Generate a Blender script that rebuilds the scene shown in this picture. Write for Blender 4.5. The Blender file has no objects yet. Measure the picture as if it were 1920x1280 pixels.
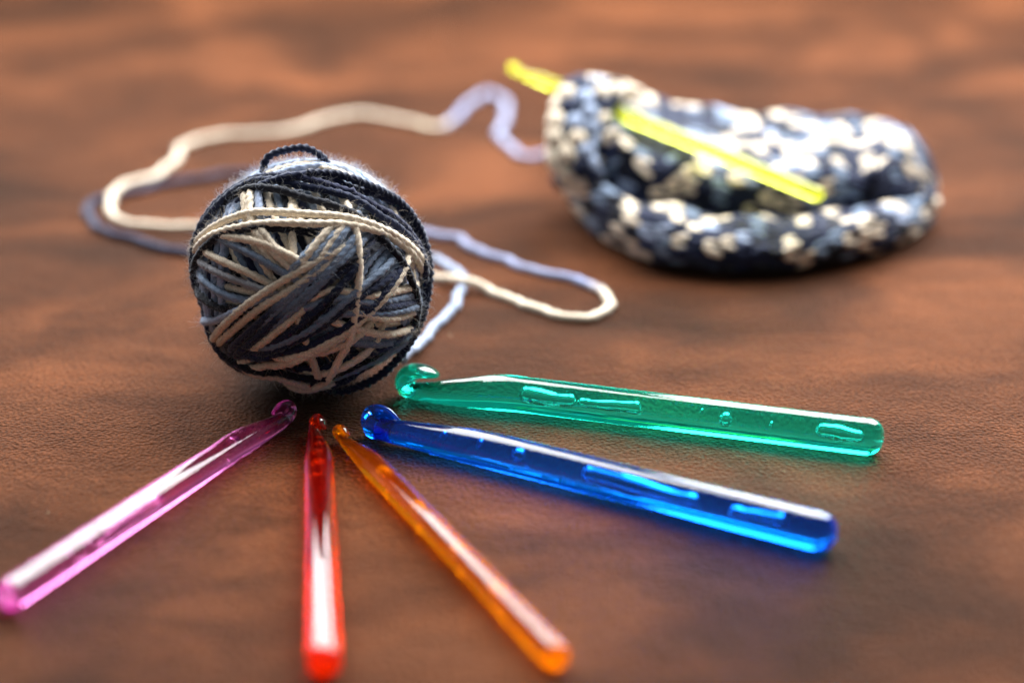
import bpy, math, random
import numpy as np
from mathutils import Vector, Matrix

random.seed(7)
rng = np.random.default_rng(11)
scene = bpy.context.scene
COL = scene.collection
R = math.radians

# ------------------------------------------------------------------ camera
CAM = np.array([0.0, 0.0, 0.257])
cam_d = bpy.data.cameras.new('camera')
cam = bpy.data.objects.new('camera', cam_d)
COL.objects.link(cam)
cam.location = CAM
cam.rotation_euler = (R(69.0), 0, 0)
cam_d.sensor_width = 36.0
cam_d.lens = 75.0
cam_d.clip_start = 0.01
cam_d.clip_end = 50.0
cam_d.dof.use_dof = True
cam_d.dof.focus_distance = 0.645
cam_d.dof.aperture_fstop = 3.9
scene.camera = cam

# ------------------------------------------------------------------ light
world = bpy.data.worlds.new('World')
scene.world = world
world.use_nodes = True
bg = world.node_tree.nodes['Background']
bg.inputs['Color'].default_value = (0.86, 0.92, 1.0, 1)
bg.inputs['Strength'].default_value = 0.17


def area(name, loc, target, sx, sy, power, color, spread=180):
    d = bpy.data.lights.new(name, 'AREA')
    d.shape = 'RECTANGLE'
    d.size, d.size_y = sx, sy
    d.energy = power
    d.color = color
    d.spread = R(spread)
    o = bpy.data.objects.new(name, d)
    COL.objects.link(o)
    o.location = loc
    o.rotation_euler = (Vector(target) - Vector(loc)).to_track_quat('-Z', 'Y').to_euler()
    return o


# the double window behind the table, out of the picture above the frame
for wx, ww, pw in ((-0.36, 0.62, 22.0), (0.47, 0.86, 37.0)):        # two sashes with the mullion between them
    area('window_light', (wx, 1.26, 0.72), (wx * 0.6, 0.62, 0.05), ww, 0.95, pw, (0.97, 0.985, 1.0), 150)

vs = scene.view_settings
vs.view_transform = 'Standard'
vs.look = 'None'
vs.gamma = 1.0
vs.use_curve_mapping = False
vs.exposure = 0.0

cy = scene.cycles
cy.use_denoising = True
cy.caustics_refractive = True
cy.caustics_reflective = True
cy.max_bounces = 20
cy.transmission_bounces = 16
cy.glossy_bounces = 8
cy.diffuse_bounces = 4
cy.transparent_max_bounces = 16
cy.sample_clamp_indirect = 30.0
cy.blur_glossy = 0.3


# ------------------------------------------------------------------ helpers
def new_mat(name):
    m = bpy.data.materials.new(name)
    m.use_nodes = True
    nt = m.node_tree
    nt.nodes.clear()
    out = nt.nodes.new('ShaderNodeOutputMaterial')
    return m, nt, out


def node(nt, kind, **kw):
    n = nt.nodes.new(kind)
    for k, v in kw.items():
        if k in n.inputs:
            n.inputs[k].default_value = v
        else:
            setattr(n, k, v)
    return n


def mesh_np(name, verts, quads=None, tris=None, colors=None, smooth=True):
    me = bpy.data.meshes.new(name)
    verts = np.asarray(verts, np.float32).reshape(-1, 3)
    nq = 0 if quads is None else len(quads)
    ntr = 0 if tris is None else len(tris)
    me.vertices.add(len(verts))
    me.vertices.foreach_set('co', verts.ravel())
    nl = nq * 4 + ntr * 3
    me.loops.add(nl)
    idx = []
    if nq:
        idx.append(np.asarray(quads, np.int32).ravel())
    if ntr:
        idx.append(np.asarray(tris, np.int32).ravel())
    me.loops.foreach_set('vertex_index', np.concatenate(idx))
    me.polygons.add(nq + ntr)
    st = np.concatenate([np.arange(nq) * 4, nq * 4 + np.arange(ntr) * 3]).astype(np.int32)
    me.polygons.foreach_set('loop_start', st)
    me.polygons.foreach_set('use_smooth', np.full(nq + ntr, smooth))
    if colors is not None:
        a = me.color_attributes.new('dye', 'FLOAT_COLOR', 'POINT')
        c = np.ones((len(verts), 4), np.float32)
        c[:, :3] = colors
        a.data.foreach_set('color', c.ravel())
    me.update(calc_edges=True)
    me.validate()
    return me


def link(name, me, mat, parent=None):
    o = bpy.data.objects.new(name, me)
    COL.objects.link(o)
    if mat is not None and me is not None and not me.materials:
        me.materials.append(mat)
    o.parent = parent
    return o


def empty(name, loc, label, cat, group=None):
    o = bpy.data.objects.new(name, None)
    o.empty_display_size = 0.01
    COL.objects.link(o)
    o.location = loc
    o['label'] = label
    o['category'] = cat
    if group:
        o['group'] = group
    return o


def resample(P, step=None, n=None, closed=False):
    """Catmull-Rom through P (any dimension), then even spacing by the first three columns."""
    P = np.asarray(P, float)
    if closed:
        Q = np.vstack([P[-1], P, P[0], P[1]])
    else:
        Q = np.vstack([2 * P[0] - P[1], P, 2 * P[-1] - P[-2]])
    out = []
    for i in range(1, len(Q) - 2):
        p0, p1, p2, p3 = Q[i - 1], Q[i], Q[i + 1], Q[i + 2]
        t = np.linspace(0, 1, 24, endpoint=False)[:, None]
        out.append(0.5 * (2 * p1 + (p2 - p0) * t + (2 * p0 - 5 * p1 + 4 * p2 - p3) * t ** 2 + (3 * p1 - p0 - 3 * p2 + p3) * t ** 3))
    out.append(Q[-2][None])
    D = np.vstack(out)
    s = np.concatenate([[0], np.cumsum(np.linalg.norm(np.diff(D[:, :3], axis=0), axis=1))])
    if n is None:
        n = max(4, int(s[-1] / step) + 1)
    t = np.linspace(0, s[-1], n)
    return np.stack([np.interp(t, s, D[:, k]) for k in range(D.shape[1])], 1)


def unit(v):
    return v / np.maximum(np.linalg.norm(v, axis=-1, keepdims=True), 1e-12)


def frames(P, up):
    T = unit(np.gradient(P, axis=0))
    N = np.asarray(up, float)
    if N.ndim == 1:
        N = np.repeat(N[None], len(P), 0)
    B = unit(np.cross(T, N))
    N = np.cross(B, T)
    return T, N, B


def yarn_mesh(name, P, up, rad, cols, closed=False, plies=3, pitch=0.0085, lobe=0.125, phase=0.0, m=9):
    """A plied yarn: a tube whose lobed section turns along its length."""
    P = np.asarray(P, float)
    n = len(P)
    T, N, B = frames(P, up)
    s = np.concatenate([[0], np.cumsum(np.linalg.norm(np.diff(P, axis=0), axis=1))])
    ph = phase + 2 * np.pi * s / pitch
    a = np.arange(m) * 2 * np.pi / m
    ang = a[None, :] + ph[:, None]
    rr = rad * (1 + lobe * np.cos(plies * a))[None, :] * np.ones((n, 1))
    jit = 1 + 0.05 * np.sin(s * 900 + phase * 3) + 0.04 * np.sin(s * 2300 + phase)
    rr = rr * jit[:, None]
    V = P[:, None] + rr[..., None] * (np.cos(ang)[..., None] * N[:, None] + np.sin(ang)[..., None] * B[:, None])
    i = np.arange(n - 1)[:, None]
    j = np.arange(m)[None]
    q = np.stack([i * m + j, i * m + (j + 1) % m, (i + 1) * m + (j + 1) % m, (i + 1) * m + j], -1).reshape(-1, 4)
    V = V.reshape(-1, 3)
    C = np.repeat(np.asarray(cols, float), m, 0)
    t = []
    k0, k1 = len(V), len(V) + 1
    V = np.vstack([V, P[:1], P[-1:]])
    C = np.vstack([C, C[:1], C[-1:]])
    for jj in range(m):
        t.append((k0, (jj + 1) % m, jj))
        t.append((k1, (n - 1) * m + jj, (n - 1) * m + (jj + 1) % m))
    return mesh_np(name, V, q[:, ::-1], np.array(t)[:, ::-1], C)


def fibres(P, Nrm, count, lmin, lmax, width, col_of, seed=0, spread=1.0):
    """Loose fibres standing off points P along normals; three-sided thin tubes."""
    g = np.random.default_rng(seed)
    k = g.integers(0, len(P), count)
    p = P[k]
    nrm = Nrm[k]
    seg = 4
    L = lmin + (lmax - lmin) * g.random(count) ** 1.5
    d = unit(nrm + spread * g.normal(size=(count, 3)))
    bend = g.normal(size=(count, 3)) * 0.9
    pts = [p]
    for _ in range(seg):
        pts.append(pts[-1] + d * (L / seg)[:, None])
        d = unit(d + bend * 0.45 + g.normal(size=(count, 3)) * 0.25)
    pts = np.stack(pts, 1)
    T = unit(pts[:, -1] - pts[:, 0])
    X = unit(np.cross(T, g.normal(size=(count, 3))))
    Y = np.cross(T, X)
    w = width * np.linspace(1, 0.35, seg + 1)
    ang = np.arange(3) * 2 * np.pi / 3
    ring = np.cos(ang)[None, :, None] * X[:, None] + np.sin(ang)[None, :, None] * Y[:, None]
    V = pts[:, :, None] + w[None, :, None, None] * ring[:, None]
    base = (np.arange(count) * (seg + 1) * 3)[:, None, None]
    i = np.arange(seg)[None, :, None]
    j = np.arange(3)[None, None]
    q = np.stack([base + i * 3 + j, base + i * 3 + (j + 1) % 3, base + (i + 1) * 3 + (j + 1) % 3, base + (i + 1) * 3 + j], -1)
    C = np.repeat(col_of[k], (seg + 1) * 3, 0)
    return V.reshape(-1, 3), q.reshape(-1, 4), C


# dyes of the variegated yarn (linear)
CREAM = np.array([0.80, 0.68, 0.52])
SLATE = np.array([0.19, 0.25, 0.35])
LIGHT = np.array([0.36, 0.43, 0.58])
NAVY = np.array([0.014, 0.020, 0.052])
BLACK = np.array([0.006, 0.007, 0.014])
DYE = dict(C=CREAM, S=SLATE, L=LIGHT, N=NAVY, K=BLACK, G=np.array([0.25, 0.25, 0.27]), V=np.array([0.34, 0.38, 0.56]), D=np.array([0.022, 0.026, 0.065]))


# ------------------------------------------------------------------ materials
def suede_material():
    m, nt, out = new_mat('brown_suede')
    L = nt.links
    tc = node(nt, 'ShaderNodeTexCoord')
    mp = node(nt, 'ShaderNodeMapping')
    mp.inputs['Scale'].default_value = (1.0, 1.25, 1.0)
    mp.inputs['Rotation'].default_value = (0, 0, R(8))
    L.new(tc.outputs['Object'], mp.inputs['Vector'])
    n1 = node(nt, 'ShaderNodeTexNoise', Scale=9.0, Detail=5.0, Roughness=0.55, Distortion=0.6)
    L.new(mp.outputs[0], n1.inputs['Vector'])
    r1 = node(nt, 'ShaderNodeValToRGB')
    e = r1.color_ramp.elements
    e[0].position, e[0].color = 0.35, (0.028, 0.0074, 0.0020, 1)
    e[1].position, e[1].color = 0.66, (0.142, 0.0445, 0.0150, 1)
    x = e.new(0.5)
    x.color = (0.067, 0.0192, 0.0058, 1)
    L.new(n1.outputs['Fac'], r1.inputs[0])
    # rubbed nap: long pale streaks
    mp2 = node(nt, 'ShaderNodeMapping')
    mp2.inputs['Scale'].default_value = (1.0, 1.9, 1.0)
    mp2.inputs['Rotation'].default_value = (0, 0, R(-6))
    L.new(tc.outputs['Object'], mp2.inputs['Vector'])
    n2 = node(nt, 'ShaderNodeTexNoise', Scale=26.0, Detail=4.0, Roughness=0.6, Distortion=0.8)
    L.new(mp2.outputs[0], n2.inputs['Vector'])
    r2 = node(nt, 'ShaderNodeMapRange')
    r2.inputs['From Min'].default_value = 0.35
    r2.inputs['From Max'].default_value = 0.72
    r2.inputs['To Min'].default_value = 0.80
    r2.inputs['To Max'].default_value = 1.25
    L.new(n2.outputs['Fac'], r2.inputs['Value'])
    mx = node(nt, 'ShaderNodeMix', data_type='RGBA', blend_type='MULTIPLY')
    mx.inputs['Factor'].default_value = 1.0
    L.new(r1.outputs[0], mx.inputs['A'])
    L.new(r2.outputs[0], mx.inputs['B'])
    # fine nubuck grain
    n3 = node(nt, 'ShaderNodeTexNoise', Scale=950.0, Detail=3.0, Roughness=0.65)
    L.new(tc.outputs['Object'], n3.inputs['Vector'])
    n4 = node(nt, 'ShaderNodeTexVoronoi', Scale=800.0)
    L.new(tc.outputs['Object'], n4.inputs['Vector'])
    r3 = node(nt, 'ShaderNodeMapRange')
    r3.inputs['From Min'].default_value = 0.3
    r3.inputs['From Max'].default_value = 0.7
    r3.inputs['To Min'].default_value = 0.35
    r3.inputs['To Max'].default_value = 1.65
    L.new(n3.outputs['Fac'], r3.inputs['Value'])
    mx2 = node(nt, 'ShaderNodeMix', data_type='RGBA', blend_type='MULTIPLY')
    mx2.inputs['Factor'].default_value = 1.0
    L.new(mx.outputs['Result'], mx2.inputs['A'])
    L.new(r3.outputs[0], mx2.inputs['B'])
    # pale specks of dust, few
    vs_ = node(nt, 'ShaderNodeTexVoronoi', Scale=42.0)
    L.new(tc.outputs['Object'], vs_.inputs['Vector'])
    ls = node(nt, 'ShaderNodeMath', operation='LESS_THAN')
    ls.inputs[1].default_value = 0.009
    L.new(vs_.outputs['Distance'], ls.inputs[0])
    mx3 = node(nt, 'ShaderNodeMix', data_type='RGBA')
    mx3.inputs['B'].default_value = (0.75, 0.62, 0.42, 1)
    L.new(ls.outputs[0], mx3.inputs['Factor'])
    L.new(mx2.outputs['Result'], mx3.inputs['A'])
    # relief: grain over soft undulations
    ad = node(nt, 'ShaderNodeMath', operation='ADD')
    L.new(n3.outputs['Fac'], ad.inputs[0])
    L.new(n4.outputs['Distance'], ad.inputs[1])
    b1 = node(nt, 'ShaderNodeBump', Strength=1.0, Distance=0.0013)
    L.new(ad.outputs[0], b1.inputs['Height'])
    n5 = node(nt, 'ShaderNodeTexNoise', Scale=30.0, Detail=3.0, Roughness=0.5, Distortion=0.5)
    L.new(mp.outputs[0], n5.inputs['Vector'])
    b2 = node(nt, 'ShaderNodeBump', Strength=0.35, Distance=0.004)
    L.new(n5.outputs['Fac'], b2.inputs['Height'])
    L.new(b1.outputs[0], b2.inputs['Normal'])
    p = node(nt, 'ShaderNodeBsdfPrincipled', Roughness=0.55)
    p.inputs['Specular IOR Level'].default_value = 0.03
    p.inputs['Specular Tint'].default_value = (1.0, 0.60, 0.42, 1)
    p.inputs['Sheen Weight'].default_value = 0.07
    p.inputs['Sheen Roughness'].default_value = 0.45
    p.inputs['Sheen Tint'].default_value = (1.0, 0.70, 0.48, 1)
    L.new(mx3.outputs['Result'], p.inputs['Base Color'])
    L.new(b2.outputs[0], p.inputs['Normal'])
    L.new(p.outputs[0], out.inputs['Surface'])
    return m


def yarn_material(name, sheen=0.25, transl=0.0):
    m, nt, out = new_mat(name)
    L = nt.links
    at = node(nt, 'ShaderNodeVertexColor', layer_name='dye')
    tc = node(nt, 'ShaderNodeTexCoord')
    n = node(nt, 'ShaderNodeTexNoise', Scale=2600.0, Detail=2.0, Roughness=0.6)
    L.new(tc.outputs['Object'], n.inputs['Vector'])
    r = node(nt, 'ShaderNodeMapRange')
    r.inputs['From Min'].default_value = 0.3
    r.inputs['From Max'].default_value = 0.7
    r.inputs['To Min'].default_value = 0.7
    r.inputs['To Max'].default_value = 1.3
    L.new(n.outputs['Fac'], r.inputs['Value'])
    mx = node(nt, 'ShaderNodeMix', data_type='RGBA', blend_type='MULTIPLY')
    mx.inputs['Factor'].default_value = 1.0
    L.new(at.outputs['Color'], mx.inputs['A'])
    L.new(r.outputs[0], mx.inputs['B'])
    b = node(nt, 'ShaderNodeBump', Strength=0.6, Distance=0.0002)
    L.new(n.outputs['Fac'], b.inputs['Height'])
    p = node(nt, 'ShaderNodeBsdfPrincipled', Roughness=0.8)
    p.inputs['Specular IOR Level'].default_value = 0.25
    p.inputs['Sheen Weight'].default_value = sheen
    p.inputs['Sheen Roughness'].default_value = 0.35
    p.inputs['Sheen Tint'].default_value = (0.85, 0.92, 1.0, 1)
    L.new(mx.outputs['Result'], p.inputs['Base Color'])
    L.new(b.outputs[0], p.inputs['Normal'])
    sh = p
    if transl > 0:
        t = node(nt, 'ShaderNodeBsdfTranslucent')
        L.new(mx.outputs['Result'], t.inputs['Color'])
        ms = node(nt, 'ShaderNodeMixShader')
        ms.inputs[0].default_value = transl
        L.new(p.outputs[0], ms.inputs[1])
        L.new(t.outputs[0], ms.inputs[2])
        sh = ms
    L.new(sh.outputs[0], out.inputs['Surface'])
    return m


def plastic_material(name, tint, glow, cloud):
    """Tinted cast acrylic: clear glassy body with a little milky scatter of its own dye."""
    m, nt, out = new_mat(name)
    L = nt.links
    tc = node(nt, 'ShaderNodeTexCoord')
    n = node(nt, 'ShaderNodeTexNoise', Scale=700.0, Detail=2.0)
    L.new(tc.outputs['Object'], n.inputs['Vector'])
    b = node(nt, 'ShaderNodeBump', Strength=0.06, Distance=0.0002)
    L.new(n.outputs['Fac'], b.inputs['Height'])
    g = node(nt, 'ShaderNodeBsdfPrincipled', IOR=1.49, Roughness=0.012)
    g.inputs['Transmission Weight'].default_value = 1.0
    g.inputs['Base Color'].default_value = (*[c * c for c in tint], 1)
    t = node(nt, 'ShaderNodeBsdfTranslucent')
    t.inputs['Color'].default_value = (*glow, 1)
    L.new(b.outputs[0], g.inputs['Normal'])
    ms = node(nt, 'ShaderNodeMixShader')
    ms.inputs[0].default_value = cloud
    L.new(g.outputs[0], ms.inputs[1])
    L.new(t.outputs[0], ms.inputs[2])
    L.new(ms.outputs[0], out.inputs['Surface'])
    return m


SUEDE = suede_material()
AIR = plastic_material('bubble_wall', (1, 1, 1), (1, 1, 1), 0.0)
YARN = yarn_material('variegated_cotton', 0.50)
WOOL = yarn_material('crocheted_cotton', 0.22)
FUZZ = yarn_material('cotton_fuzz', 0.4, 0.85)

# ------------------------------------------------------------------ table
nx, ny = 60, 60
gx = np.linspace(-1.6, 1.6, nx)
gy = np.linspace(-0.35, 3.4, ny)
X, Y = np.meshgrid(gx, gy, indexing='ij')
V = np.stack([X, Y, np.zeros_like(X)], -1).reshape(-1, 3)
i, j = np.meshgrid(np.arange(nx - 1), np.arange(ny - 1), indexing='ij')
q = np.stack([i * ny + j, (i + 1) * ny + j, (i + 1) * ny + j + 1, i * ny + j + 1], -1).reshape(-1, 4)
nb = len(V)
V = np.vstack([V, [[-1.6, -0.35, -0.03], [1.6, -0.35, -0.03], [1.6, 3.4, -0.03], [-1.6, 3.4, -0.03]]])
cr = [0, (nx - 1) * ny, nx * ny - 1, ny - 1]
q = np.vstack([q, [[nb + 3, nb + 2, nb + 1, nb]]] + [[[cr[k], nb + k, nb + (k + 1) % 4, cr[(k + 1) % 4]]] for k in range(4)])
table = link('tabletop', mesh_np('tabletop', V, q, smooth=False), SUEDE)
table['kind'] = 'structure'
table['label'] = 'brown suede covered tabletop with rubbed pale patches'

# ------------------------------------------------------------------ yarn ball
BR = 0.0371
BC = np.array([-0.0633, 0.6313, BR])
YR = 0.00120
ball = empty('yarn_ball', (BC[0], BC[1], 0.0), 'ball of variegated navy, slate blue and cream cotton yarn', 'yarn ball')
OFF = np.array([0, 0, BR])
# a frame fixed in the ball: its face towards the hooks, its right and its crown
fwd = unit(CAM - BC)
rgt = unit(np.cross(np.array([0, 0, 1.0]), fwd))
crn = np.cross(fwd, rgt)

g = np.arange(30000) + 0.5
phi = np.arccos(1 - 2 * g / 30000)
th = np.pi * (1 + 5 ** 0.5) * g
SPH = np.stack([np.cos(th) * np.sin(phi), np.sin(th) * np.sin(phi), np.cos(phi)], 1).astype(np.float32)
CORE = BR - 0.0105
HGT = np.full(len(SPH), CORE, np.float32)
LIMIT, SQUASH = BR - 0.0066, 0.15
strand_samples = []
strand_norms = []
strand_cols = []


def smooth1(h, k, closed):
    w = np.hanning(2 * k + 3)[1:-1]
    w /= w.sum()
    hp = np.concatenate([h[-k:], h, h[:k]]) if closed else np.pad(h, k, mode='edge')
    return np.convolve(hp, w, 'valid')


def lay(D, cols, closed, sink=None, lift=0.0, name='strand', rad=YR):
    """Lay one strand over what is already wound: it rides over the strands below it."""
    D = unit(D)
    cosw = math.cos(1.12 * rad / BR)
    dots = D.astype(np.float32) @ SPH.T
    near = dots > cosw
    h = np.where(near, HGT[None], 0).max(1)
    k = 10
    n = len(h)
    hp = np.concatenate([h[-k:], h, h[:k]]) if closed else np.pad(h, k, mode='edge')
    hm = np.max(np.stack([hp[a:a + n] for a in range(0, 2 * k + 1, 2)]), 0)
    h = np.maximum(smooth1(0.55 * hm + 0.45 * h, 8, closed), h - 0.0002)
    h = np.where(h > LIMIT, LIMIT + SQUASH * (h - LIMIT), h)
    r = h + rad * 0.80 + lift
    if sink is not None:
        r = r - sink
    P = D * r[:, None]
    near2 = dots > math.cos(rad * 0.98 / BR)
    val = np.where(near2, (r + rad * 0.80)[:, None], 0).max(0)
    np.maximum(HGT, val.astype(np.float32), out=HGT)
    if closed:
        P = np.vstack([P, P[:1]])
        D = np.vstack([D, D[:1]])
        cols = np.vstack([cols, cols[:1]])
    # keep the ball on the table
    P[:, 2] = np.maximum(P[:, 2], -BR + rad * 1.05)
    me = yarn_mesh(name, P + OFF, D, rad, cols, phase=random.random() * 6, pitch=0.0078 + random.random() * 0.0015)
    link(name, me, YARN, ball)
    strand_samples.append(P + OFF)
    strand_norms.append(D)
    strand_cols.append(cols)


def dye_run(n, seq, jitter=0.08):
    """Colour along a strand: a run through the given dyes with soft changes."""
    t = np.linspace(0, len(seq) - 1e-6, n)
    k = np.floor(t).astype(int)
    f = np.clip((t - k - 0.85) / 0.15, 0, 1)[:, None]
    a = np.array([DYE[c] for c in seq])
    c = a[k] * (1 - f) + a[np.minimum(k + 1, len(seq) - 1)] * f
    return np.clip(c * (1 + jitter * np.random.default_rng(n + len(seq)).normal()), 0.002, 1)


# hidden heart of the ball
u_, v_ = np.meshgrid(np.linspace(0, 2 * np.pi, 33)[:-1], np.linspace(0.02, np.pi - 0.02, 17), indexing='ij')
Vc = np.stack([np.cos(u_) * np.sin(v_), np.sin(u_) * np.sin(v_), np.cos(v_)], -1) * (CORE + 0.0004)
i, j = np.meshgrid(np.arange(32), np.arange(16), indexing='ij')
qc = np.stack([i * 17 + j, i * 17 + j + 1, ((i + 1) % 32) * 17 + j + 1, ((i + 1) % 32) * 17 + j], -1).reshape(-1, 4)
link('core', mesh_np('core', Vc.reshape(-1, 3) + OFF, qc, colors=np.repeat(NAVY[None], 544, 0)), YARN, ball)


def circle_dirs(axis, h, n=330):
    axis = unit(np.asarray(axis, float))
    a = unit(np.cross(axis, [0.3, 0.5, 0.81]))
    b = np.cross(axis, a)
    t = np.linspace(0, 2 * np.pi, n, endpoint=False)
    s = math.sqrt(max(1 - h * h, 0.01))
    return h * axis + s * (np.cos(t)[:, None] * a + np.sin(t)[:, None] * b)


def bundle(axis, hs, seqs):
    for h, sq in zip(hs, seqs):
        ax = unit(np.asarray(axis, float)) + rng.normal(size=3) * 0.018
        D = circle_dirs(ax, h)
        D = unit(D + 0.006 * np.sin(np.linspace(0, 2 * np.pi * random.randint(2, 4), len(D), endpoint=False) + random.random() * 6)[:, None] * ax)
        n = len(D)
        c = dye_run(n, sq)
        c = np.roll(c, random.randint(0, n), 0)
        lay(D, c, True)


RUNS = ['N', 'S', 'C', 'NS', 'SC', 'SL', 'K', 'C', 'NK', 'S', 'SSN', 'CCS', 'L', 'N', 'S', 'C']
for _ in range(7):
    ax = unit(rng.normal(size=3))
    h0 = rng.uniform(-0.55, 0.45)
    k = 7
    bundle(ax, h0 + np.arange(k) * 0.062, [RUNS[rng.integers(len(RUNS))] for _ in range(k)])


def loc2dir(x, y, z):
    return x * rgt + y * crn + z * fwd


LIMIT, SQUASH = BR - 0.0056, 0.30
# broad winding whose strands cross the upper face as leaning stripes
seq = ['C', 'N', 'S', 'K', 'C', 'S', 'N', 'S', 'C', 'K', 'S', 'N', 'C', 'S', 'K', 'C', 'N', 'S', 'C', 'K', 'S', 'N']
bundle(loc2dir(0.80, 0.42, 0.18), np.linspace(-0.62, 0.74, 22), seq)
# horizontal winding low on the right flank
bundle(loc2dir(0.10, 0.97, 0.10), np.linspace(-0.52, -0.12, 8), ['N', 'S', 'S', 'C', 'K', 'C', 'S', 'C'])
# pale windings over the far shoulder, the crown and the left flank
LIMIT, SQUASH = BR - 0.0044, 0.40
bundle(loc2dir(0.15, 0.35, -0.9), np.linspace(0.12, 0.75, 12), ['C', 'L', 'L', 'C', 'L', 'S', 'L', 'C', 'L', 'L', 'S', 'L'])
bundle(loc2dir(-0.25, 0.55, -0.8), np.linspace(0.30, 0.72, 8), ['L', 'C', 'L', 'L', 'S', 'L', 'C', 'L'])
bundle(loc2dir(-0.85, 0.1, -0.45), np.linspace(0.36, 0.80, 9), ['S', 'L', 'L', 'N', 'S', 'L', 'L', 'N', 'S'])
bundle(loc2dir(0.80, 0.15, -0.58), np.linspace(0.36, 0.74, 8), ['L', 'S', 'C', 'L', 'N', 'L', 'C', 'L'])

# single strands on the face: points on a 1280-unit plan of the face, centre (618, 654), radius 552
FACE = [
    # dyes, end reach (deg), points
    ('C', 20, (330, 270), (332, 400), (385, 560)),
    ('C', 20, (358, 268), (362, 400), (425, 560), (500, 640)),
    ('L', 20, (390, 270), (400, 400), (455, 520)),
    ('C', 20, (540, 400), (543, 480), (548, 570)),
    ('C', 16, (385, 455), (450, 540), (548, 640)),
    ('C', 16, (420, 460), (480, 540), (590, 625)),
    ('S', 30, (220, 480), (370, 560), (520, 655)),
    ('C', 30, (240, 468), (420, 512), (605, 608)),
    ('C', 30, (150, 540), (300, 620), (450, 700)),
    ('G', 30, (120, 585), (290, 675), (420, 722)),
    ('S', 30, (130, 670), (230, 738), (350, 772)),
    ('K', 30, (110, 740), (210, 800), (330, 800)),
    ('L', 30, (110, 860), (180, 850), (300, 800)),
    ('S', 16, (560, 610), (625, 540), (700, 455)),
    ('C', 16, (608, 575), (660, 510), (715, 450)),
    ('S', 16, (640, 580), (705, 510), (765, 450)),
    ('C', 16, (680, 565), (725, 505), (765, 452)),
    ('S', 16, (830, 720), (890, 610), (965, 535)),
    ('S', 16, (860, 730), (930, 630), (985, 570)),
    ('N', 16, (895, 720), (960, 650), (1010, 595)),
    ('S', 16, (925, 740), (980, 670), (1030, 620)),
    ('C', 22, (590, 770), (720, 728), (890, 758), (1090, 730)),
    ('S', 22, (600, 800), (750, 765), (900, 790), (1100, 765)),
    ('N', 22, (620, 830), (780, 800), (920, 815), (1100, 795)),
    ('S', 22, (650, 850), (800, 830), (930, 838), (1100, 812)),
    ('C', 22, (840, 835), (960, 862), (1100, 845)),
    ('S', 22, (800, 945), (930, 965), (1085, 920)),
    ('S', 22, (800, 970), (930, 985), (1085, 945)),
    ('C', 22, (790, 900), (940, 940), (1095, 905)),
    ('N', 30, (640, 1120), (800, 1060), (980, 985), (1060, 930)),
    ('S', 30, (690, 1160), (850, 1110), (960, 1050), (1060, 970)),
    ('C', 20, (620, 1030), (700, 1000), (780, 965)),
    ('C', 20, (690, 1110), (780, 1070), (850, 1025)),
    ('C', 25, (555, 840), (590, 960), (620, 1070), (655, 1150)),
    ('K', 40, (300, 1030), (560, 900), (760, 700), (850, 560)),
    ('N', 40, (260, 1000), (480, 850), (680, 700), (850, 590)),
    ('K', 40, (230, 975), (440, 820), (640, 690), (830, 585)),
    ('N', 35, (330, 1010), (560, 880), (740, 720), (830, 620)),
    ('S', 25, (430, 840), (580, 715), (700, 600), (800, 495)),
    ('S', 25, (470, 860), (620, 740), (730, 630), (830, 540)),
    ('NS', 30, (270, 960), (470, 790), (640, 640), (770, 480)),
    ('NS', 30, (300, 985), (520, 800), (680, 660), (810, 510)),
    ('C', 30, (200, 945), (380, 805), (540, 715), (630, 655)),
    ('C', 30, (160, 935), (340, 775), (540, 655), (700, 575)),
    ('C', 22, (400, 950), (470, 895), (530, 850)),
    ('N', 30, (420, 990), (640, 900), (800, 780), (960, 690)),
    ('S', 30, (460, 960), (650, 870), (800, 750), (950, 640)),
    ('N', 30, (380, 1020), (600, 975), (780, 885), (900, 790), (1000, 680)),
    ('C', 30, (300, 1060), (430, 1050), (580, 1005), (780, 905), (930, 780), (1040, 645)),
    ('C', 35, (330, 1080), (470, 1065), (600, 1010), (740, 940)),
    ('K', 40, (220, 1020), (400, 1100), (620, 1130), (820, 1090)),
    ('N', 40, (190, 1010), (380, 1130), (600, 1185), (760, 1165)),
    ('C', 30, (360, 1110), (480, 1150), (600, 1175)),
    ('C', 35, (828, 460), (836, 640), (815, 800), (796, 905), (735, 1050), (640, 1165), (540, 1195)),
    ('K', 40, (70, 620), (130, 530), (240, 458), (380, 440)),
    ('K', 45, (150, 380), (320, 262), (480, 255), (610, 290), (745, 348), (880, 430), (990, 552), (1070, 680), (1100, 780), (1095, 880)),
    ('C', 40, (95, 520), (200, 460), (350, 430), (600, 425), (850, 452), (1000, 505), (1120, 610)),
    ('C', 40, (100, 490), (220, 402), (400, 365), (600, 375), (850, 425), (1010, 495), (1130, 600)),
    ('N', 50, (110, 440), (240, 300), (400, 215), (560, 222), (700, 262), (850, 318), (980, 395), (1080, 495), (1140, 620)),
    ('ND', 60, (95, 470), (230, 285), (390, 195), (550, 198), (700, 240), (850, 292), (985, 368), (1090, 470), (1150, 600)),
    ('N', 50, (560, 205), (700, 207), (850, 250), (1000, 318), (1095, 405), (1155, 530)),
]


def face_dir(p):
    a = (p[0] - 618) / 552.0
    b = -(p[1] - 654) / 552.0
    rr = math.hypot(a, b)
    if rr > 0.985:
        a, b = a * 0.985 / rr, b * 0.985 / rr
        rr = 0.985
    return loc2dir(a, b, math.sqrt(1 - rr * rr))


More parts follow.
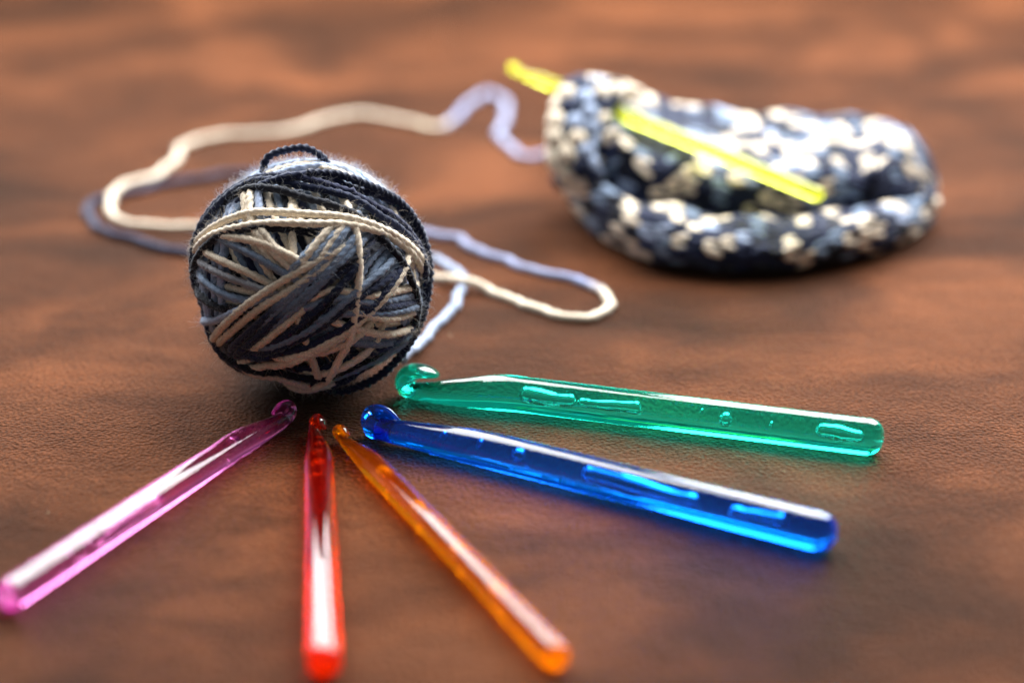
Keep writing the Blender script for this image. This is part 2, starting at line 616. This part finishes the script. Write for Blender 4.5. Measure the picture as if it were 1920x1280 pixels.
def reach(D, deg):
    """Carry a strand on round the ball past both ends, sinking under its neighbours."""
    D = unit(D)
    st = math.radians(deg)
    n = max(6, int(deg / 2))

    def ext(p, q_):
        t = unit(p - q_)
        t = unit(t - p * (t @ p))
        a = np.linspace(0, st, n + 1)[1:]
        return np.cos(a)[:, None] * p + np.sin(a)[:, None] * t
    A = ext(D[0], D[2])[::-1]
    B = ext(D[-1], D[-3])
    return np.vstack([A, D, B]), len(A), len(B)


LIMIT, SQUASH = BR - 0.0024, 0.50
for f in FACE:
    dy, deg, pts = f[0], f[1], f[2:]
    D = resample(np.array([face_dir(p) for p in pts]), step=0.02)
    D, na, nb_ = reach(D, deg)
    D = resample(D, step=0.0185)
    n = len(D)
    s = np.linspace(0, 1, n)
    L_ = n * 0.0185
    e = math.radians(deg)
    sd = np.minimum(s, 1 - s) * L_
    sink = 0.0042 * np.clip(1 - sd / e, 0, 1) ** 1.4
    lay(D, dye_run(n, dy), False, sink)

# the loose dark turn on the right that stands off the ball, and the stray loop on its crown
W = [(620, 205, 0.0), (760, 216, 0.0), (900, 270, 0.0), (1030, 340, 0.0), (1110, 440, 0.0), (1152, 560, 0.0), (1163, 680, 0.0), (1140, 820, 0.0), (1105, 930, 0.0003), (1050, 1050, 0.0006), (960, 1155, 0.001), (850, 1212, 0.0008), (720, 1200, 0.0), (600, 1170, -0.002)]
P = []
for a, b, l in W:
    P.append(face_dir((a, b)) * (BR + 0.0006 + l))
P = resample(np.array(P), step=0.0007)
P[:, 2] = np.maximum(P[:, 2], -BR + YR * 1.05)
link('loose_turn', yarn_mesh('loose_turn', P + OFF, unit(P), YR * 1.05, np.repeat(DYE['N'][None] * 0.7, len(P), 0), lobe=0.24, pitch=0.0062), YARN, ball)
strand_samples.append(P + OFF); strand_norms.append(unit(P)); strand_cols.append(np.repeat(NAVY[None], len(P), 0))
W = [(420, 235, -0.003), (428, 170, 0.0005), (455, 118, 0.003), (535, 92, 0.0045), (615, 86, 0.0045), (685, 122, 0.0025), (722, 175, 0.0002), (738, 225, -0.003)]
P = resample(np.array([loc2dir((a - 618) / 552.0, -(b - 654) / 552.0, 0.16 if 0 < k < 7 else 0.3) * BR * (1.025 if 0 < k < 7 else 1.0) for k, (a, b, l) in enumerate(W)]), step=0.0007)
link('stray_loop', yarn_mesh('stray_loop', P + OFF, fwd, YR * 0.95, np.repeat(DYE['N'][None] * 0.7, len(P), 0), lobe=0.24, pitch=0.0062), YARN, ball)

SP = np.vstack(strand_samples); SN = np.vstack(strand_norms); SC = np.vstack(strand_cols)
outer = np.linalg.norm(SP - OFF, axis=1) > BR - 0.0028
SP, SN, SC = SP[outer], SN[outer], SC[outer]
V, q, C = fibres(SP + SN * YR * 0.7, SN, 26000, 0.0006, 0.0048, 0.000042, np.clip(SC * 0.5 + 0.36, 0, 0.85), seed=3, spread=0.9)
fz = link('fuzz', mesh_np('fuzz', V, q, colors=C), FUZZ, ball)
fz['kind'] = 'stuff'

# ------------------------------------------------------------------ loose yarn on the table
LOOSE = [
    (0.0251, 0.8441, 0.0213, 'V'), (0.0193, 0.8787, 0.0093, 'V'), (0.0139, 0.8934, 0.0013, 'V'), (0.0058, 0.8876, 0.0013, 'V'),
    (-0.0024, 0.9088, 0.0013, 'V'), (-0.0058, 0.9308, 0.0013, 'V'), (-0.0025, 0.9539, 0.0013, 'V'), (-0.0038, 0.983, 0.0013, 'V'),
    (-0.0115, 0.9981, 0.0013, 'V'), (-0.0201, 0.978, 0.0013, 'V'), (-0.0269, 0.9492, 0.0013, 'V'), (-0.0338, 0.9354, 0.0013, 'C'),
    (-0.0488, 0.9464, 0.0013, 'C'), (-0.0666, 0.9586, 0.0013, 'C'), (-0.0833, 0.952, 0.0013, 'C'), (-0.0963, 0.9335, 0.0013, 'C'),
    (-0.1146, 0.9246, 0.0013, 'C'), (-0.1332, 0.921, 0.0013, 'C'), (-0.1439, 0.9045, 0.0013, 'C'), (-0.1449, 0.8794, 0.0013, 'C'),
    (-0.149, 0.8554, 0.0025, 'C'), (-0.1576, 0.8406, 0.0035, 'C'), (-0.1616, 0.8235, 0.0035, 'C'), (-0.1574, 0.8022, 0.0035, 'C'),
    (-0.1496, 0.7922, 0.0023, 'C'), (-0.1369, 0.7906, 0.0013, 'C'), (-0.1225, 0.7912, 0.0013, 'C'), (-0.0981, 0.7785, 0.0037, 'C'),
    (-0.0733, 0.774, 0.0013, 'C'), (-0.0511, 0.7449, 0.0037, 'C'), (-0.031, 0.7333, 0.0013, 'C'), (-0.0172, 0.7212, 0.0037, 'C'),
    (-0.0057, 0.7148, 0.0013, 'C'), (0.0074, 0.6988, 0.0013, 'C'), (0.0202, 0.6892, 0.0013, 'C'), (0.0295, 0.6918, 0.0013, 'C'),
    (0.034, 0.7015, 0.0013, 'C'), (0.0337, 0.7137, 0.0013, 'C'), (0.0269, 0.7239, 0.0013, 'V'), (0.0155, 0.7339, 0.0013, 'V'),
    (0.002, 0.7446, 0.0013, 'V'), (-0.012, 0.7613, 0.0013, 'V'), (-0.0204, 0.7753, 0.0013, 'V'), (-0.0329, 0.7832, 0.0013, 'V'),
    (-0.0552, 0.8112, 0.0013, 'V'), (-0.0789, 0.8403, 0.0013, 'V'), (-0.1028, 0.8595, 0.0013, 'D'), (-0.1167, 0.8634, 0.0013, 'D'),
    (-0.1374, 0.8517, 0.0013, 'D'), (-0.153, 0.8381, 0.0013, 'D'), (-0.1653, 0.8277, 0.0013, 'D'), (-0.1691, 0.8133, 0.0013, 'D'),
    (-0.1634, 0.7939, 0.0013, 'D'), (-0.1518, 0.7806, 0.0013, 'D'), (-0.1376, 0.7689, 0.0013, 'D'), (-0.122, 0.7588, 0.0013, 'D'),
    (-0.1008, 0.7489, 0.0013, 'D'), (-0.0712, 0.7489, 0.0013, 'D'), (-0.0478, 0.755, 0.0013, 'V'), (-0.0318, 0.7538, 0.0013, 'L'),
    (-0.0226, 0.7428, 0.0013, 'L'), (-0.0181, 0.728, 0.0013, 'L'), (-0.0185, 0.7109, 0.0013, 'L'), (-0.0238, 0.6866, 0.0013, 'L'),
    (-0.0303, 0.6661, 0.0013, 'L'), (-0.0353, 0.6403, 0.0053, 'L'),
]
if LOOSE:
    A = np.array([[x, y, z] for x, y, z, d in LOOSE], float)
    DC = np.array([DYE[d] for *_, d in LOOSE])
    Q = resample(np.hstack([A, DC]), step=0.0008)
    P, C = Q[:, :3], np.clip(Q[:, 3:], 0.003, 0.8)
    sl = np.linspace(0, 1, len(P))
    for fr, am in ((37, 0.0006), (83, 0.0004), (171, 0.00022)):
        P[:, 0] += am * np.sin(2 * np.pi * fr * sl + fr)
        P[:, 1] += am * np.cos(2 * np.pi * fr * 1.13 * sl + 2 * fr)
    lt = link('loose_yarn', yarn_mesh('loose_yarn', P, (0, 0, 1), YR * 1.22, C, pitch=0.0068, lobe=0.2), YARN)
    lt['label'] = 'loose end of cream and blue yarn looping over the table from ball to crochet work'
    lt['category'] = 'yarn'
    Tn = unit(np.gradient(P, axis=0))
    nr = unit(np.cross(Tn, rng.normal(size=P.shape)))
    nr[:, 2] = np.abs(nr[:, 2])
    V, q, C2 = fibres(P + nr * YR, nr, 5000, 0.0006, 0.003, 0.00004, np.clip(C * 0.5 + 0.3, 0, 0.85), seed=21, spread=0.7)
    fz = link('fuzz', mesh_np('fuzz', V, q, colors=C2), FUZZ, lt)
    fz['kind'] = 'stuff'

# ------------------------------------------------------------------ crochet hooks
TAPER = [  # x, z, half thickness, half width, all in shaft radii; x = 0 at the front of the head
    (-9.5, 0.0, 1.0, 1.0), (-8.0, 0.0, 1.0, 1.0), (-6.6, -0.02, 0.98, 0.985), (-5.2, -0.11, 0.89, 0.95), (-4.0, -0.23, 0.77, 0.90),
    (-3.0, -0.31, 0.68, 0.86), (-2.2, -0.38, 0.60, 0.81)]
OPEN_CURL = [(-1.6, -0.46, 0.46, 0.64), (-1.15, -0.44, 0.43, 0.62), (-0.75, -0.36, 0.44, 0.66), (-0.40, -0.20, 0.46, 0.74), (-0.22, 0.05, 0.46, 0.80), (-0.28, 0.33, 0.42, 0.80), (-0.55, 0.56, 0.36, 0.74), (-0.95, 0.66, 0.29, 0.62), (-1.35, 0.68, 0.20, 0.44), (-1.62, 0.66, 0.10, 0.22)]
BULB_CURL = [(-1.75, -0.42, 0.55, 0.78), (-1.35, -0.43, 0.50, 0.75), (-0.95, -0.45, 0.46, 0.77), (-0.55, -0.46, 0.43, 0.81), (-0.22, -0.33, 0.44, 0.84), (-0.08, 0.0, 0.44, 0.90), (-0.22, 0.33, 0.43, 0.90), (-0.58, 0.49, 0.40, 0.88), (-1.00, 0.52, 0.34, 0.82), (-1.42, 0.47, 0.26, 0.64), (-1.78, 0.40, 0.12, 0.30)]


def hook_rings(L, r, hs, tl, curl, m=32):
    """Rings along the shaft and round the curl of the head; hs scales the head, tl stretches the taper."""
    S = []
    n = 8
    for k in range(n):                       # rounded butt
        a = (k + 0.35) / n * math.pi / 2
        S.append((-L + 0.8 * r * (1 - math.cos(a)), 0.0, r * math.sin(a) ** 0.8, r * math.sin(a) ** 0.8))
    S.append((-L + 0.9 * r, 0, r, r))
    body = np.linspace(-L + 1.6 * r, -9.5 * r * tl - 0.004, 22)
    for x in body:
        S.append((x, 0, r, r))
    k_split = None
    H = []
    for x, z, a, b in TAPER + curl:
        sx = tl if x < -1.6 else 1.0
        w = min(1.0, max(0.0, (x + 8.0) / 6.0)) if x < -1.6 else 1.0
        sc = 1 + (hs - 1) * w
        xx = (-1.6 + (x + 1.6) * tl if x < -1.6 else x) * r * (hs if x >= -1.6 else 1.0)
        if x < -1.6:
            xx = (-1.6 * hs + (x + 1.6) * tl) * r
        H.append((xx, z * sc * r, a * sc * r, b * sc * r))
    Hs = resample(np.array([(h[0], h[1], 0, h[2], h[3]) for h in H]), n=150)
    allS = np.array([(s[0], s[1], s[2], s[3]) for s in S] + [(h[0], h[1], h[3], h[4]) for h in Hs])
    # where the throat ends: first ring past x = -1.35 r
    thr = len(S) + int(np.argmax(Hs[:, 0] > -1.30 * hs * r))
    C = np.stack([allS[:, 0], np.zeros(len(allS)), allS[:, 1]], 1)
    T = unit(np.gradient(C, axis=0))
    Nn = np.stack([-T[:, 2], np.zeros(len(T)), T[:, 0]], 1)
    a = np.arange(m) * 2 * np.pi / m
    ring = C[:, None] + allS[:, 2][:, None, None] * np.cos(a)[None, :, None] * Nn[:, None] + allS[:, 3][:, None, None] * np.sin(a)[None, :, None] * np.array([0, 1.0, 0])
    return ring, thr, C


def tube_from(ring, cap0, cap1):
    n, m = ring.shape[:2]
    V = ring.reshape(-1, 3)
    i, j = np.meshgrid(np.arange(n - 1), np.arange(m), indexing='ij')
    q = np.stack([i * m + j, (i + 1) * m + j, (i + 1) * m + (j + 1) % m, i * m + (j + 1) % m], -1).reshape(-1, 4)
    t = []
    jj = np.arange(m)
    if cap0:
        V = np.vstack([V, ring[0].mean(0) - (ring[1].mean(0) - ring[0].mean(0)) * 0.15])
        k = len(V) - 1
        t += [(k, a, (a + 1) % m) for a in jj]
    if cap1:
        V = np.vstack([V, ring[-1].mean(0) + (ring[-1].mean(0) - ring[-2].mean(0)) * 0.4])
        k = len(V) - 1
        t += [(k, (n - 1) * m + (a + 1) % m, (n - 1) * m + a) for a in jj]
    return V, q, (np.array(t) if t else None)


def outward(V, q, t):
    """True when the faces already point away from the axis."""
    a, b, c = V[q[:, 0]], V[q[:, 1]], V[q[:, 2]]
    vol = np.einsum('ij,ij->i', np.cross(b - a, c - a), a - V.mean(0)).sum()
    return vol > 0


def make_hook(label, mat, tip, butt, r, roll, hs=1.0, tl=1.0, bubbles=(), marks=False, extra_label=None):
    tip, butt = np.array(tip, float), np.array(butt, float)
    L = float(np.linalg.norm(tip - butt))
    ax = Vector(tip - butt).normalized()
    up = Vector((0, 0, 1))
    side = up.cross(ax).normalized()        # local Y, to the left when looking along the hook
    zz = ax.cross(side)
    Mx = Matrix((ax, side, zz)).transposed()
    rot = Mx.to_4x4() @ Matrix.Rotation(roll, 4, 'X')
    e = empty('crochet_hook', tip, label, 'crochet hook', 'coloured plastic crochet hooks')
    e.matrix_world = Matrix.Translation(Vector(tip)) @ rot
    ring, thr, C = hook_rings(L, r, hs, tl, OPEN_CURL if 'pink' in label else BULB_CURL)
    for nm, a, b, c0, c1 in (('shaft', 0, thr + 1, True, False), ('hook_head', thr, len(ring), False, True)):
        V, q, t = tube_from(ring[a:b], c0, c1)
        if not outward(V, q, t):
            q = q[:, ::-1]
            t = None if t is None else t[:, ::-1]
        link(nm, mesh_np(nm, V, q, t), mat, e)
    inv = Matrix.Rotation(-roll, 4, 'X')
    for (x0, x1, oy, oz, br, shape) in bubbles:   # trapped air: lengths back from the head, offsets across
        xs = 0.5 - 0.5 * np.cos(np.linspace(0.02, 0.98, 20) * np.pi)
        m = 16
        d = np.minimum(xs, 1 - xs) * (x1 - x0)
        rr_ = min(br * 1.5, (x1 - x0) / 2)
        w = np.sqrt(np.clip(1 - (1 - np.clip(d / rr_, 0, 1)) ** 2, 0, 1))
        w = w * (1 - shape * xs) * (1 - 0.25 * abs(shape) * np.sin(xs * 2 * np.pi) ** 2)
        w = np.maximum(w, 0.02)
        a = np.arange(m) * 2 * np.pi / m
        ph = 900 * x0
        lump = 1 + 0.09 * np.sin(xs * 6 + ph) + 0.04 * np.sin(xs * 11 + 2 * ph)
        long_ = (x1 - x0) > 4 * br
        drift = (0.00025 if long_ else 0.0) * np.sin(xs * 4.2 + ph)
        wl = w * (lump if long_ else 1.0)
        yy = oy + 0.6 * drift[:, None] + br * wl[:, None] * np.cos(a)[None]
        zz_ = oz + drift[:, None] + br * wl[:, None] * np.sin(a)[None]
        xx = (-x1 + (x1 - x0) * xs)[:, None] * np.ones(m)[None]
        rg = np.stack([xx, yy, zz_], -1)
        V, q, t = tube_from(rg, True, True)
        if outward(V, q, t):
            q = q[:, ::-1]
            t = t[:, ::-1]
        V = np.array([(inv @ Vector(v))[:] for v in V])
        link('air_bubble', mesh_np('air_bubble', V, q, t), AIR, e)
    return e, L



HOOKS = [
    ('pink translucent crochet hook pointing up right from the left edge', ((0.96, 0.52, 0.82), (0.95, 0.12, 0.60), 0.08), (-0.0675, 0.6005, 0.0042), (-0.1283, 0.4772, 0.0042), 0.0042, -62, 0.95, 1.0,
     [(0.03, 0.0345, 0, 0.0012, 0.0012, 0), (0.07, 0.098, 0, 0, 0.00153, 0.2), (0.1, 0.107, 0.0005, 0.001, 0.0013, 0), (0.11, 0.114, 0.0005, 0.001, 0.0014, 0)]),
    ('red translucent crochet hook pointing straight at the yarn ball', ((1.0, 0.18, 0.02), (1.0, 0.10, 0.0), 0.12), (-0.0585, 0.5911, 0.0043), (-0.0444, 0.4436, 0.0043), 0.0043, 62, 0.66, 0.9,
     [(0.0165, 0.0185, 0, 0.001, 0.0008, 0), (0.022, 0.0245, 0, 0.001, 0.001, 0), (0.028, 0.03, 0, 0.001, 0.0008, 0), (0.034, 0.0375, 0, 0.001, 0.0011, 0)]),
    ('orange translucent crochet hook lying between the red and blue hooks', ((1.0, 0.50, 0.03), (1.0, 0.38, 0.0), 0.24), (-0.0516, 0.5853, 0.0037), (0.0117, 0.4476, 0.0037), 0.0037, 48, 0.70, 1.0,
     [(0.034, 0.041, 0, 0.001, 0.0012, 0), (0.06, 0.066, 0, 0.001, 0.0012, 0), (0.088, 0.094, 0, 0.001, 0.0012, 0), (0.112, 0.12, 0, 0.001, 0.0012, 0)]),
    ('blue translucent crochet hook with trapped air bubbles, lying below the green one', ((0.07, 0.40, 0.99), (0.01, 0.22, 1.0), 0.035), (-0.0429, 0.5893, 0.0054), (0.0860, 0.5116, 0.0054), 0.0054, 72, 0.98, 1.15,
     [(0.0268, 0.0288, 0.0004, 0.0008, 0.001, 0), (0.0392, 0.0416, 0.0006, 0.0012, 0.0012, 0), (0.0505, 0.0555, 0, 0.0004, 0.0016, 0), (0.074, 0.111, 0, 0, 0.00153, -0.3), (0.12, 0.137, 0, 0, 0.00161, 0.25)]),
    ('emerald green translucent crochet hook with its head against the yarn ball', ((0.12, 0.90, 0.78), (0.01, 0.78, 0.55), 0.05), (-0.0340, 0.6213, 0.0056), (0.1093, 0.5753, 0.0056), 0.0056, 14, 1.15, 0.85,
     [(0.0385, 0.0568, 0, 0, 0.00153, -0.25), (0.0573, 0.0775, 0, 0, 0.00153, 0.35), (0.0955, 0.0969, 0.001, 0.0018, 0.0007, 0), (0.1014, 0.1054, 0, 0, 0.00161, 0), (0.1168, 0.1182, 0.001, 0.0006, 0.0007, 0), (0.1305, 0.145, 0, 0, 0.00144, -0.2)]),
    ('yellow translucent crochet hook stuck through the crochet work', ((0.98, 1.0, 0.40), (0.97, 1.0, 0.10), 0.28), (-0.0004, 0.8360, 0.0537), (0.1124, 0.7400, 0.0292), 0.0027, 30, 0.85, 1.0, []),
]
hook_objs = []
for label, (tint, glow, cloud), tip, butt, r, roll, hs, tl, bub in HOOKS:
    mat = plastic_material(label.split()[0] + '_acrylic', tint, glow, cloud)
    e, L_ = make_hook(label, mat, tip, butt, r, R(roll), hs, tl, bub)
    hook_objs.append((e, mat, r, roll))

# the moulded size mark on the near flank of the green hook: u . u
ge, gm, gr, groll = hook_objs[4]
for cx, kind in ((-0.0855, 'u'), (-0.0878, '.'), (-0.0902, 'u')):
    pts = []
    if kind == 'u':
        for a in np.linspace(0, np.pi, 13):
            pts.append((0.00075 * np.cos(a), -0.0009 * np.sin(a)))
        pts = [(0.00075, 0.0008)] + pts + [(-0.00075, 0.0008)]
    else:
        pts = [(0.0002, -0.0009), (0.0, -0.0009), (-0.0002, -0.0009)]
    P = []
    for a, b in pts:
        th_ = R(12) + b / gr                      # angle up the near flank
        P.append((cx + a, gr * math.cos(th_), gr * math.sin(th_)))
    P = resample(np.array(P), step=0.00016)
    nrm = unit(P * np.array([0, 1, 1]))
    inv = Matrix.Rotation(-R(groll), 3, 'X')
    P = np.array([(inv @ Vector(p))[:] for p in P + nrm * 0.00006])
    nrm = np.array([(inv @ Vector(p))[:] for p in nrm])
    link('size_mark', yarn_mesh('size_mark', P, nrm, 0.00013, np.ones((len(P), 3)), lobe=0.0, m=6), gm, ge)


# ------------------------------------------------------------------ crochet work

work = empty('crochet_work', (0.085, 0.79, 0.0), 'unfinished crochet pouch in mottled navy, blue and cream stitches', 'crochet work')
WO = np.array([0.085, 0.79, 0.0])
STITCH = 0.0058


def tab(x, pts):
    a = np.array(pts)
    return np.interp(x, a[:, 0], a[:, 1])


YF = [(0.018, 0.800), (0.022, 0.786), (0.030, 0.768), (0.040, 0.752), (0.053, 0.739), (0.075, 0.7315), (0.100, 0.7335), (0.120, 0.742), (0.138, 0.754), (0.152, 0.771), (0.160, 0.785), (0.166, 0.802)]
YB = [(0.018, 0.822), (0.030, 0.848), (0.050, 0.862), (0.080, 0.864), (0.120, 0.858), (0.145, 0.846), (0.158, 0.832), (0.166, 0.815)]
ZT = [(0.018, 0.036), (0.024, 0.043), (0.036, 0.048), (0.050, 0.043), (0.075, 0.0375), (0.100, 0.0345), (0.130, 0.0350), (0.150, 0.0345), (0.158, 0.031), (0.163, 0.026), (0.166, 0.020)]
SEC = [(0.10, 0.03), (0.02, 0.12), (-0.005, 0.26), (0.03, 0.41), (0.11, 0.48), (0.185, 0.44), (0.235, 0.37), (0.262, 0.43), (0.262, 0.56), (0.265, 0.69), (0.30, 0.80), (0.43, 0.90), (0.60, 0.965), (0.75, 1.0), (0.89, 0.88), (0.985, 0.55), (0.97, 0.20), (0.86, 0.03), (0.5, 0.02)]


def section(x, k=1.0):
    yf, yb, zt = tab(x, YF), tab(x, YB), tab(x, ZT)
    wob = np.array([0.03 * math.sin(90 * x + 3 * a) + 0.03 * math.sin(230 * x + 5 * a) for a in range(len(SEC))])
    S = np.array(SEC)
    pinch = np.clip((0.160 - x) / 0.025, 0, 1)          # the mouth closes towards the right end
    S[5:9, 0] = S[5:9, 0] * (0.55 + 0.45 * pinch)
    P = np.stack([np.full(len(S), x), yf + (yb - yf) * S[:, 0], zt * (S[:, 1] + wob * (S[:, 1] > 0.1))], 1)
    c = P.mean(0)
    P = c + (P - c) * np.array([1, k, k])
    P = resample(P, n=97, closed=True)[:-1]
    # lower part of the left end is set back from the upper fold
    if x < 0.05:
        low = np.clip(1 - P[:, 2] / (0.5 * zt), 0, 1)
        P[:, 0] += 0.009 * low * (0.05 - x) / 0.03
    return P


def stitches(rings, off, seq_state, name='stitch_row', wid=STITCH):
    """One row of V stitches on every ring but the last; each row is one mesh."""
    m = 7
    nseg = 5
    rows = []
    for a in range(len(rings) - 1):
        A, B = rings[a], rings[a + 1]
        ctr = A.mean(0)
        per = np.linalg.norm(np.diff(np.vstack([A, A[:1]]), axis=0), axis=1).sum()
        n = max(5, int(per / wid))
        idx = (np.arange(n) + 0.5 * (a % 2)) / n * len(A)
        nA = len(A)

        def at(Q, f):
            f = f % nA
            i0 = np.floor(f).astype(int)
            w = (f - i0)[:, None]
            return Q[i0 % nA] * (1 - w) + Q[(i0 + 1) % nA] * w
        p = at(A, idx)
        q_ = at(B, idx)
        t = unit(at(A, idx + 0.6) - at(A, idx - 0.6))
        d = q_ - p
        nn = unit(np.cross(t, unit(d)))
        VV, QQ, CC = [], [], []
        base = 0
        for sgn in (-1, 1):
            top = q_ + sgn * t * wid * 0.36 + nn * 0.0009
            bot = p - d * 0.18 + sgn * t * wid * 0.10 + nn * 0.0004
            mid = (top + bot) / 2 + nn * 0.0016 + sgn * t * wid * 0.06
            f = np.linspace(0, 1, nseg)
            cen = ((1 - f) ** 2)[None, :, None] * bot[:, None] + (2 * f * (1 - f))[None, :, None] * mid[:, None] + (f ** 2)[None, :, None] * top[:, None]
            T = unit(np.gradient(cen, axis=1))
            Bn = unit(np.cross(T, nn[:, None]))
            Nn = np.cross(Bn, T)
            w = 0.00180 * np.array([0.45, 0.95, 1.08, 0.98, 0.50])
            an = np.arange(m) * 2 * np.pi / m
            V = cen[:, :, None] + w[None, :, None, None] * (np.cos(an)[None, None, :, None] * Nn[:, :, None] + np.sin(an)[None, None, :, None] * Bn[:, :, None])
            bi = base + (np.arange(n) * nseg * m)[:, None, None]
            i = np.arange(nseg - 1)[None, :, None]
            j = np.arange(m)[None, None]
            QQ.append(np.stack([bi + i * m + j, bi + i * m + (j + 1) % m, bi + (i + 1) * m + (j + 1) % m, bi + (i + 1) * m + j], -1).reshape(-1, 4))
            VV.append(V.reshape(-1, 3))
            base += n * nseg * m
        cols = seq_state(p)
        C = np.repeat(cols, nseg * m, 0)
        CC = np.vstack([C, C])
        me = mesh_np(name, np.vstack(VV) - off, np.vstack(QQ), colors=CC)
        link(name, me, WOOL, work)
        rows.append((p, nn, cols))
    return rows


def dye_patches(seed, dyes, size):
    """The dye of a stitch: the yarn's colour runs pool into small patches."""
    g_ = np.random.default_rng(seed)
    lo, hi = np.array([0.0, 0.70, 0.0]), np.array([0.19, 0.90, 0.08])
    n = int(np.prod((hi - lo) / size))
    pts = lo + (hi - lo) * g_.random((n, 3))
    dy = np.array([DYE[dyes[k]] for k in g_.integers(0, len(dyes), n)])

    def f(p):
        p = p + g_.normal(size=p.shape) * 0.0022
        d = ((p[:, None] - pts[None]) ** 2 * np.array([1.0, 1.0, 1.0])).sum(-1)
        return dy[np.argmin(d, 1)] * (0.85 + 0.3 * g_.random((len(p), 1)))
    return f


def skin(rings, name, inset=0.0004):
    n, m = len(rings), len(rings[0])
    V = np.array(rings)
    i, j = np.meshgrid(np.arange(n - 1), np.arange(m), indexing='ij')
    q = np.stack([i * m + j, (i + 1) * m + j, (i + 1) * m + (j + 1) % m, i * m + (j + 1) % m], -1).reshape(-1, 4)
    V, q, t = tube_from(V, True, True)
    link(name, mesh_np(name, V - WO, q, t, colors=np.repeat(DYE['N'][None] * 0.8, len(V), 0)), YARN, work)


xs = list(np.arange(0.018, 0.1661, STITCH))
rings = [section(0.0165, 0.35), section(0.017, 0.7)] + [section(x) for x in xs] + [section(0.1672, 0.7), section(0.168, 0.3)]
skin(rings, 'fabric')
st = dye_patches(5, 'CCCCCNNNNNNKKKKSSL', 0.0066)
r1 = stitches(rings, WO, st)

# the turned-back rim at the left end, folded over the yellow hook
RIM = [(0.047, 0.848, 0.030), (0.0455, 0.839, 0.039), (0.0400, 0.825, 0.0465), (0.0330, 0.810, 0.0510), (0.0265, 0.797, 0.0465), (0.0225, 0.787, 0.0365), (0.0245, 0.780, 0.027), (0.031, 0.782, 0.021)]
Pc = resample(np.array(RIM), step=STITCH)
T = unit(np.gradient(Pc, axis=0))
wdir = unit(np.cross(T, np.cross(np.array([0.9, -0.15, -0.12]), T)))
tdir = np.cross(T, wdir)
rim = []
for k in range(len(Pc)):
    f = k / (len(Pc) - 1)
    e = math.sin(math.pi * min(max(0.06 + 0.88 * f, 0), 1)) ** 0.5
    a = np.linspace(0, 2 * np.pi, 49)[:-1]
    rim.append(Pc[k] + (0.0090 * e * np.cos(a))[:, None] * wdir[k] + (0.0018 * e * np.sin(a))[:, None] * tdir[k])
skin(rim, 'rim')


r2 = stitches(rim, WO, dye_patches(2, 'CCCCCCLLKN', 0.007), name='rim_row')
PP = np.vstack([a for a, b, c in r1 + r2]); NN = np.vstack([b for a, b, c in r1 + r2]); CC = np.vstack([c for a, b, c in r1 + r2])
V, q, C = fibres(PP + NN * 0.002 - WO, NN, 9000, 0.001, 0.0045, 0.00004, np.clip(CC * 0.5 + 0.36, 0, 0.85), seed=9, spread=0.8)
fz = link('fuzz', mesh_np('fuzz', V, q, colors=C), FUZZ, work)
fz['kind'] = 'stuff'
